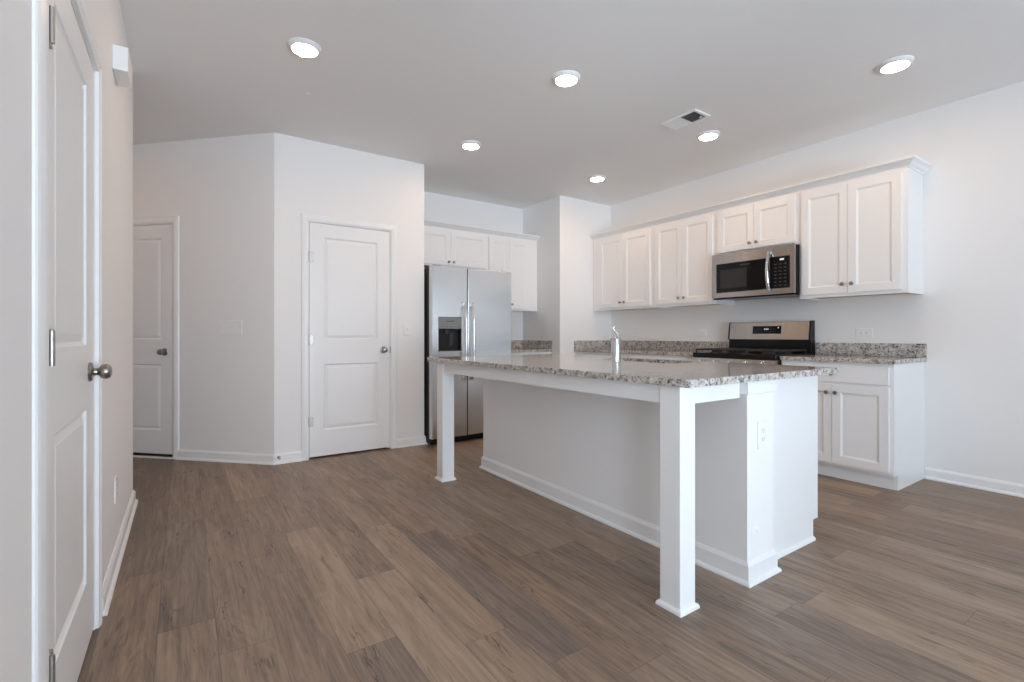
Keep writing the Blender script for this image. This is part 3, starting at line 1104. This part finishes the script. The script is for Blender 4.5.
for i in range(21):
    s = i / 20
    hp.append((gx1 + .020, -.020 - .030 * math.sin(PI * s), .030 + s * .345))
st = [[(p[0] + .0125 * math.cos(a), p[1] + .008 * math.sin(a), p[2]) for a in [2 * PI * q / 14 for q in range(14)]] for p in hp]
hb = MB().rings(st)
for z in (.045, .360):
    hb.box(gx1 + .012, gx1 + .028, -.024, .0005, z - .012, z + .012, .003)
hb.build('handle', M['chrome'], mw, True)

# ------------------------------------------------------------------ gas range (faces -x)
GY0, GW = 2.764, 0.760
GXF = 3.915
rg = thing('gas_range', 'stainless gas range with black cooktop and slanted control panel', 'range', (GXF, GY0, 0), RW)
GD = XR - GXF - .004
MB().box(.002, GW - .002, .03, GD, .03, .863).build('body', M['darkgrey'], rg)
# cooktop
ck = MB().box(0, GW, -.004, GD - .085, .864, .908, .004)
ck.build('cooktop', M['black'], rg)
# front control panel with knobs
fp = MB().prism([(.002, .770), (-.020, .788), (-.008, .862), (.030, .862), (.030, .770)], 'x', .002, GW - .002).build('front_panel', M['steel_h'], rg)
for i in range(5):
    kx = .10 + i * .14
    MB().lathe([(0, 0), (.024, 0), (.024, .006), (.019, .010), (.0175, .034), (.014, .038), (0, .039)], (kx, -.0135, .828), (0, -1, .13), 24).build('knob', M['chrome'], fp, True)
od = MB().box(.004, GW - .004, -.010, .029, .225, .765, .004).build('oven_door', M['steel_h'], rg)
MB().box(.12, GW - .12, -.0115, -.0095, .33, .62).build('oven_window', M['blackglass'], od)
hb = MB().tube([(.06, -.055, .715), (GW - .06, -.055, .715)], .011, 14)
for x in (.075, GW - .075):
    hb.box(x - .012, x + .012, -.055, -.0095, .705, .725, .003)
hb.build('handle', M['chrome'], od, True)
MB().box(.004, GW - .004, -.008, .029, .055, .218, .004).build('drawer', M['steel_h'], rg)
MB().box(.03, GW - .03, .04, GD - .05, 0, .031).build('plinth', M['black'], rg)
# grates: three frames of bars
for gi in range(3):
    gb = MB()
    a0 = .012 + gi * .2455
    a1 = a0 + .243
    d0, d1 = .022, GD - .115
    zt = .936
    b = .008
    for x in (a0 + b, a1 - b):
        gb.tube([(x, d0, zt), (x, d1, zt)], b, 8)
    for y in (d0, (d0 + d1) / 2, d1):
        gb.tube([(a0 + b, y, zt), (a1 - b, y, zt)], b, 8)
    m = (a0 + a1) / 2
    gb.tube([(m, d0, zt), (m, d1, zt)], b * .8, 8)
    for y in (d0 + (d1 - d0) * .25, d0 + (d1 - d0) * .75):
        gb.tube([(a0 + b, y, zt), (m - .035, y, zt)], b * .8, 8)
        gb.tube([(m + .035, y, zt), (a1 - b, y, zt)], b * .8, 8)
    for x in (a0 + b, a1 - b):
        for y in (d0 + .004, (d0 + d1) / 2, d1 - .004):
            gb.tube([(x, y, .9075), (x, y, zt)], b * .9, 8)
    gb.build('grate', M['iron'], rg, True)
    for y in (d0 + (d1 - d0) * .25, d0 + (d1 - d0) * .75):
        if gi == 1 and y > (d0 + d1) / 2:
            continue
        MB().lathe([(0, 0), (.048, 0), (.048, .006), (.036, .010), (.036, .016), (.030, .020), (0, .021)], (m, y, .908), 'z', 24).build('burner', M['iron'], rg, True)
# upright back panel
ys = GD - .078
bk = MB()
bk.prism([(ys + .006, .881), (GD, .881), (GD, 1.040), (ys + .006, 1.040)], 'x', 0, GW)
bk.build('back_riser', M['black'], rg)
cpn = MB()
cpn.prism([(ys - .012, 1.028), (ys + .010, 1.187), (ys + .024, 1.192), (GD, 1.192), (GD, 1.0405), (ys + .006, 1.0405), (ys, 1.028)], 'x', .012, GW - .012)
cpn = cpn.build('control_panel', M['steel_h'], rg)
for a, b in ((0, .0118), (GW - .0118, GW)):
    MB().prism([(ys - .014, 1.024), (ys + .010, 1.190), (ys + .024, 1.195), (GD, 1.195), (GD, 1.0405), (ys + .006, 1.0405), (ys, 1.024)], 'x', a, b).build('end_cap', M['black'], rg)
# display on the sloped face
def slope(x, z, out=0.0):
    s = (z - 1.028) / (1.187 - 1.028)
    return (x, ys - .012 + .022 * s - out, z)


def slope_box(mb, x0, x1, z0, z1, out0, out1):
    mb.rings([[slope(x0, z0, out0), slope(x1, z0, out0), slope(x1, z1, out0), slope(x0, z1, out0)],
              [slope(x0, z0, out1), slope(x1, z0, out1), slope(x1, z1, out1), slope(x0, z1, out1)]])
    return mb


ds = slope_box(MB(), .246, .511, 1.080, 1.152, 0, .0015).build('display', M['blackglass'], cpn)
for i in range(3):
    slope_box(MB(), .356 + i * .015, .366 + i * .015, 1.118, 1.128, .0015, .0021).build('clock_digit', M['digits'], ds)
for i in range(4):
    for j in range(2):
        for x in (.262 + i * .019, .418 + i * .019):
            slope_box(MB(), x, x + .010, 1.098 + j * .024, 1.103 + j * .024, .0015, .002).build('button_mark', M['dim_legend'], ds)
slope_box(MB(), .480, .490, 1.132, 1.141, .0015, .0022).build('start_light', M['digits'], ds)


# ------------------------------------------------------------------ outlets and switches
def plate(name, label, cat, origin, rotz, w, h, kind, group=None, turned=False):
    """wall plate on local y=0 facing -y, centred on origin"""
    t = thing(name, label, cat, origin, rotz, group)
    MB().box(-w / 2, w / 2, -.0065, 0, -h / 2, h / 2, .0025).build('cover_plate', M['plate'], t)
    if kind == 'outlet':
        for s in (-1, 1):
            rc = MB()
            if turned:
                rc.box(s * .0195 - .014, s * .0195 + .014, -.0075, -.005, -.0165, .0165, .002)
            else:
                rc.box(-.0165, .0165, -.0075, -.005, s * .0195 - .014, s * .0195 + .014, .002)
            r = rc.build('receptacle', M['plate'], t)
            sl = MB()
            for q in (-1, 1):
                if turned:
                    sl.box(s * .0195 - .004, s * .0195 + .004, -.0078, -.0070, q * .006 - .0011, q * .006 + .0011)
                else:
                    sl.box(q * .006 - .0011, q * .006 + .0011, -.0078, -.0070, s * .0195 - .004, s * .0195 + .005)
            if turned:
                sl.lathe([(0, .0), (.0022, 0), (.0022, .0008), (0, .0008)], (s * .0195 - .009, -.0070, 0), '-y', 10)
            else:
                sl.lathe([(0, .0), (.0022, 0), (.0022, .0008), (0, .0008)], (0, -.0070, s * .0195 - .009), '-y', 10)
            sl.build('slots', M['slot'], r)
    else:
        n = kind
        for i in range(n):
            x = (i - (n - 1) / 2) * .046
            MB().box(x - .0055, x + .0055, -.0062, -.005, -.012, .012).build('toggle_frame', M['plate'], t)
            MB().prism([(-.0055, -.006), (-.016, .004), (-.016, .010), (-.0055, .006)], 'x', x - .004, x + .004).build('toggle', M['plate'], t)
    return t


GO = 'white electrical outlets'
dq = dpt(DLEN - .410)
plate('light_switch', 'white four-gang switch plate on the angled wall left of pantry', 'light switch', (dq[0], dq[1], 1.132), A45, .222, .122, 4)
plate('light_switch', 'white single switch plate right of the pantry door', 'light switch', (1.776, PC[1], 1.124), 0, .072, .116, 1)
plate('outlet', 'white sideways outlet above the counter right of the range', 'outlet', (XR, 1.634, 1.085), RW, .118, .074, 'outlet', GO, True)
plate('outlet', 'white sideways outlet just left of the range backsplash', 'outlet', (XR, 3.128, 1.090), RW, .118, .074, 'outlet', GO, True)
plate('outlet', 'white sideways outlet on the range wall directly behind the faucet', 'outlet', (XR, 4.020, 1.098), RW, .118, .074, 'outlet', GO, True)
plate('outlet', 'white outlet low on the left wall past the closet door', 'outlet', (XL, 2.905, .345), PI / 2, .072, .118, 'outlet', GO)
plate('outlet', 'white outlet on the end of the island under the counter', 'outlet', (2.108, BY, .628), 0, .078, .122, 'outlet', GO)
t = tag(MB().lathe([(0, 0), (.014, 0), (.014, .003), (.011, .005), (0, .005)], (0, 0, 0), '-y', 24).build('round_plug', M['plate'], None, True), 'tiny round white cap low on the island end', 'cap')
t.location = (2.075, BY, .216)

# door stop on the pantry corner baseboard
t = tag(MB().lathe([(0, 0), (.012, 0), (.012, .004), (.006, .007), (.006, .030), (.009, .031), (.009, .042), (0, .043)], (0, 0, 0), '-y', 18).build('door_stop', M['nickel'], None, True), 'small metal door stop on baseboard left of the pantry door', 'door stop')
t.location = (.655, PC[1] - BBT, .055)

# chime box high on the left wall
t = tag(MB().box(0, .056, 0, .185, 0, .110, .004).build('door_chime', M['plate']), 'white box-shaped door chime high on the left wall', 'chime')
t.location = (XL, 2.80, 2.262)

# ------------------------------------------------------------------ ceiling lights and vent
def ceiling_light(label, x, y):
    t = thing('ceiling_light', label, 'ceiling light', (x, y, H), 0, 'round recessed ceiling lights')
    MB().lathe([(.0, .0), (.092, .0), (.092, .004), (.089, .008), (.078, .018), (.070, .021), (.0, .0212)], (0, 0, 0), '-z', 40).build('trim_ring', M['led_ring'], t, True)
    MB().lathe([(0, .0213), (.0690, .0213), (.0685, .0219), (.066, .0221), (0, .0223)], (0, 0, 0), '-z', 40).build('diffuser', M['led'], t, True)
    return t


LIGHTS = [
    (.585, 3.000, 'round ceiling light nearest the hall, above the open floor'),
    (2.060, 2.400, 'round ceiling light over the middle of the island'),
    (3.632, 1.135, 'round ceiling light nearest the exposed end of the range-wall cabinets'),
    (2.085, 3.705, 'round ceiling light in front of the refrigerator'),
    (3.632, 3.730, 'round ceiling light nearest the corner by refrigerator nook'),
    (3.625, 2.412, 'round ceiling light beside the ceiling vent')]
proto = None
for x, y, lab in LIGHTS:
    if proto is None:
        proto = ceiling_light(lab, x, y)
    else:
        c = copy_tree(proto)
        c.location = (x, y, H)
        c['label'] = lab
hl = copy_tree(proto)
hl.location = (-.95, 4.75, H)
hl['label'] = 'round ceiling light deep in the hall behind the left wall'
for ch in hl.children:
    if ch.name.startswith('diffuser'):
        ch.data = ch.data.copy()
        ch.data.materials[0] = M['led_hall']

vn = thing('ceiling_vent', 'white rectangular air vent with angled louvers in the ceiling', 'vent', (3.222, 2.345, H))
vw, vl = .096, .156
mb = MB()
for x0, x1, y0, y1 in ((-vw, -vw + .018, -vl, vl), (vw - .018, vw, -vl, vl), (-vw + .018, vw - .018, -vl, -vl + .020), (-vw + .018, vw - .018, vl - .020, vl), (-vw + .018, vw - .018, -.004, .004)):
    mb.box(x0, x1, y0, y1, -.0115, 0, .001)
mb.build('frame', M['plate'], vn)
MB().box(-vw + .018, vw - .018, -vl + .020, vl - .020, -.0012, -.0002).build('duct_shade_sheet', M['duct'], vn)  # dark sheet under the ceiling paints the duct's shade; nothing is open
for i in range(9):
    for sgn in (-1, 1):
        y = sgn * (.0125 + i * .0142)
        z0, z1 = -.0105, -.0015
        # the half nearest the viewer is seen edge-on, baring the painted dark sheet, the other half faces the viewer
        if sgn < 0:
            p = [(y - .0055, z0), (y - .0045, z0), (y + .0065, z1), (y + .0055, z1)]
        else:
            p = [(y + .0085, z0), (y + .0095, z0), (y - .0045, z1), (y - .0055, z1)]
        sl = MB()
        sl.prism(p, 'x', -vw + .0185, vw - .0185)
        sl.build('louver', M['plate'], vn)
MB().box(.030, .036, -vl + .030, -vl + .052, -.020, -.0110).build('damper_lever', M['plate'], vn)

t = tag(MB().lathe([(0, 0), (.016, 0), (.015, .004), (0, .006)], (0, 0, 0), '-z', 20).build('round_plug', M['led_ring'], None, True), 'tiny round cap on ceiling above the pantry corner', 'cap')
t.location = (.718, 3.571, H)
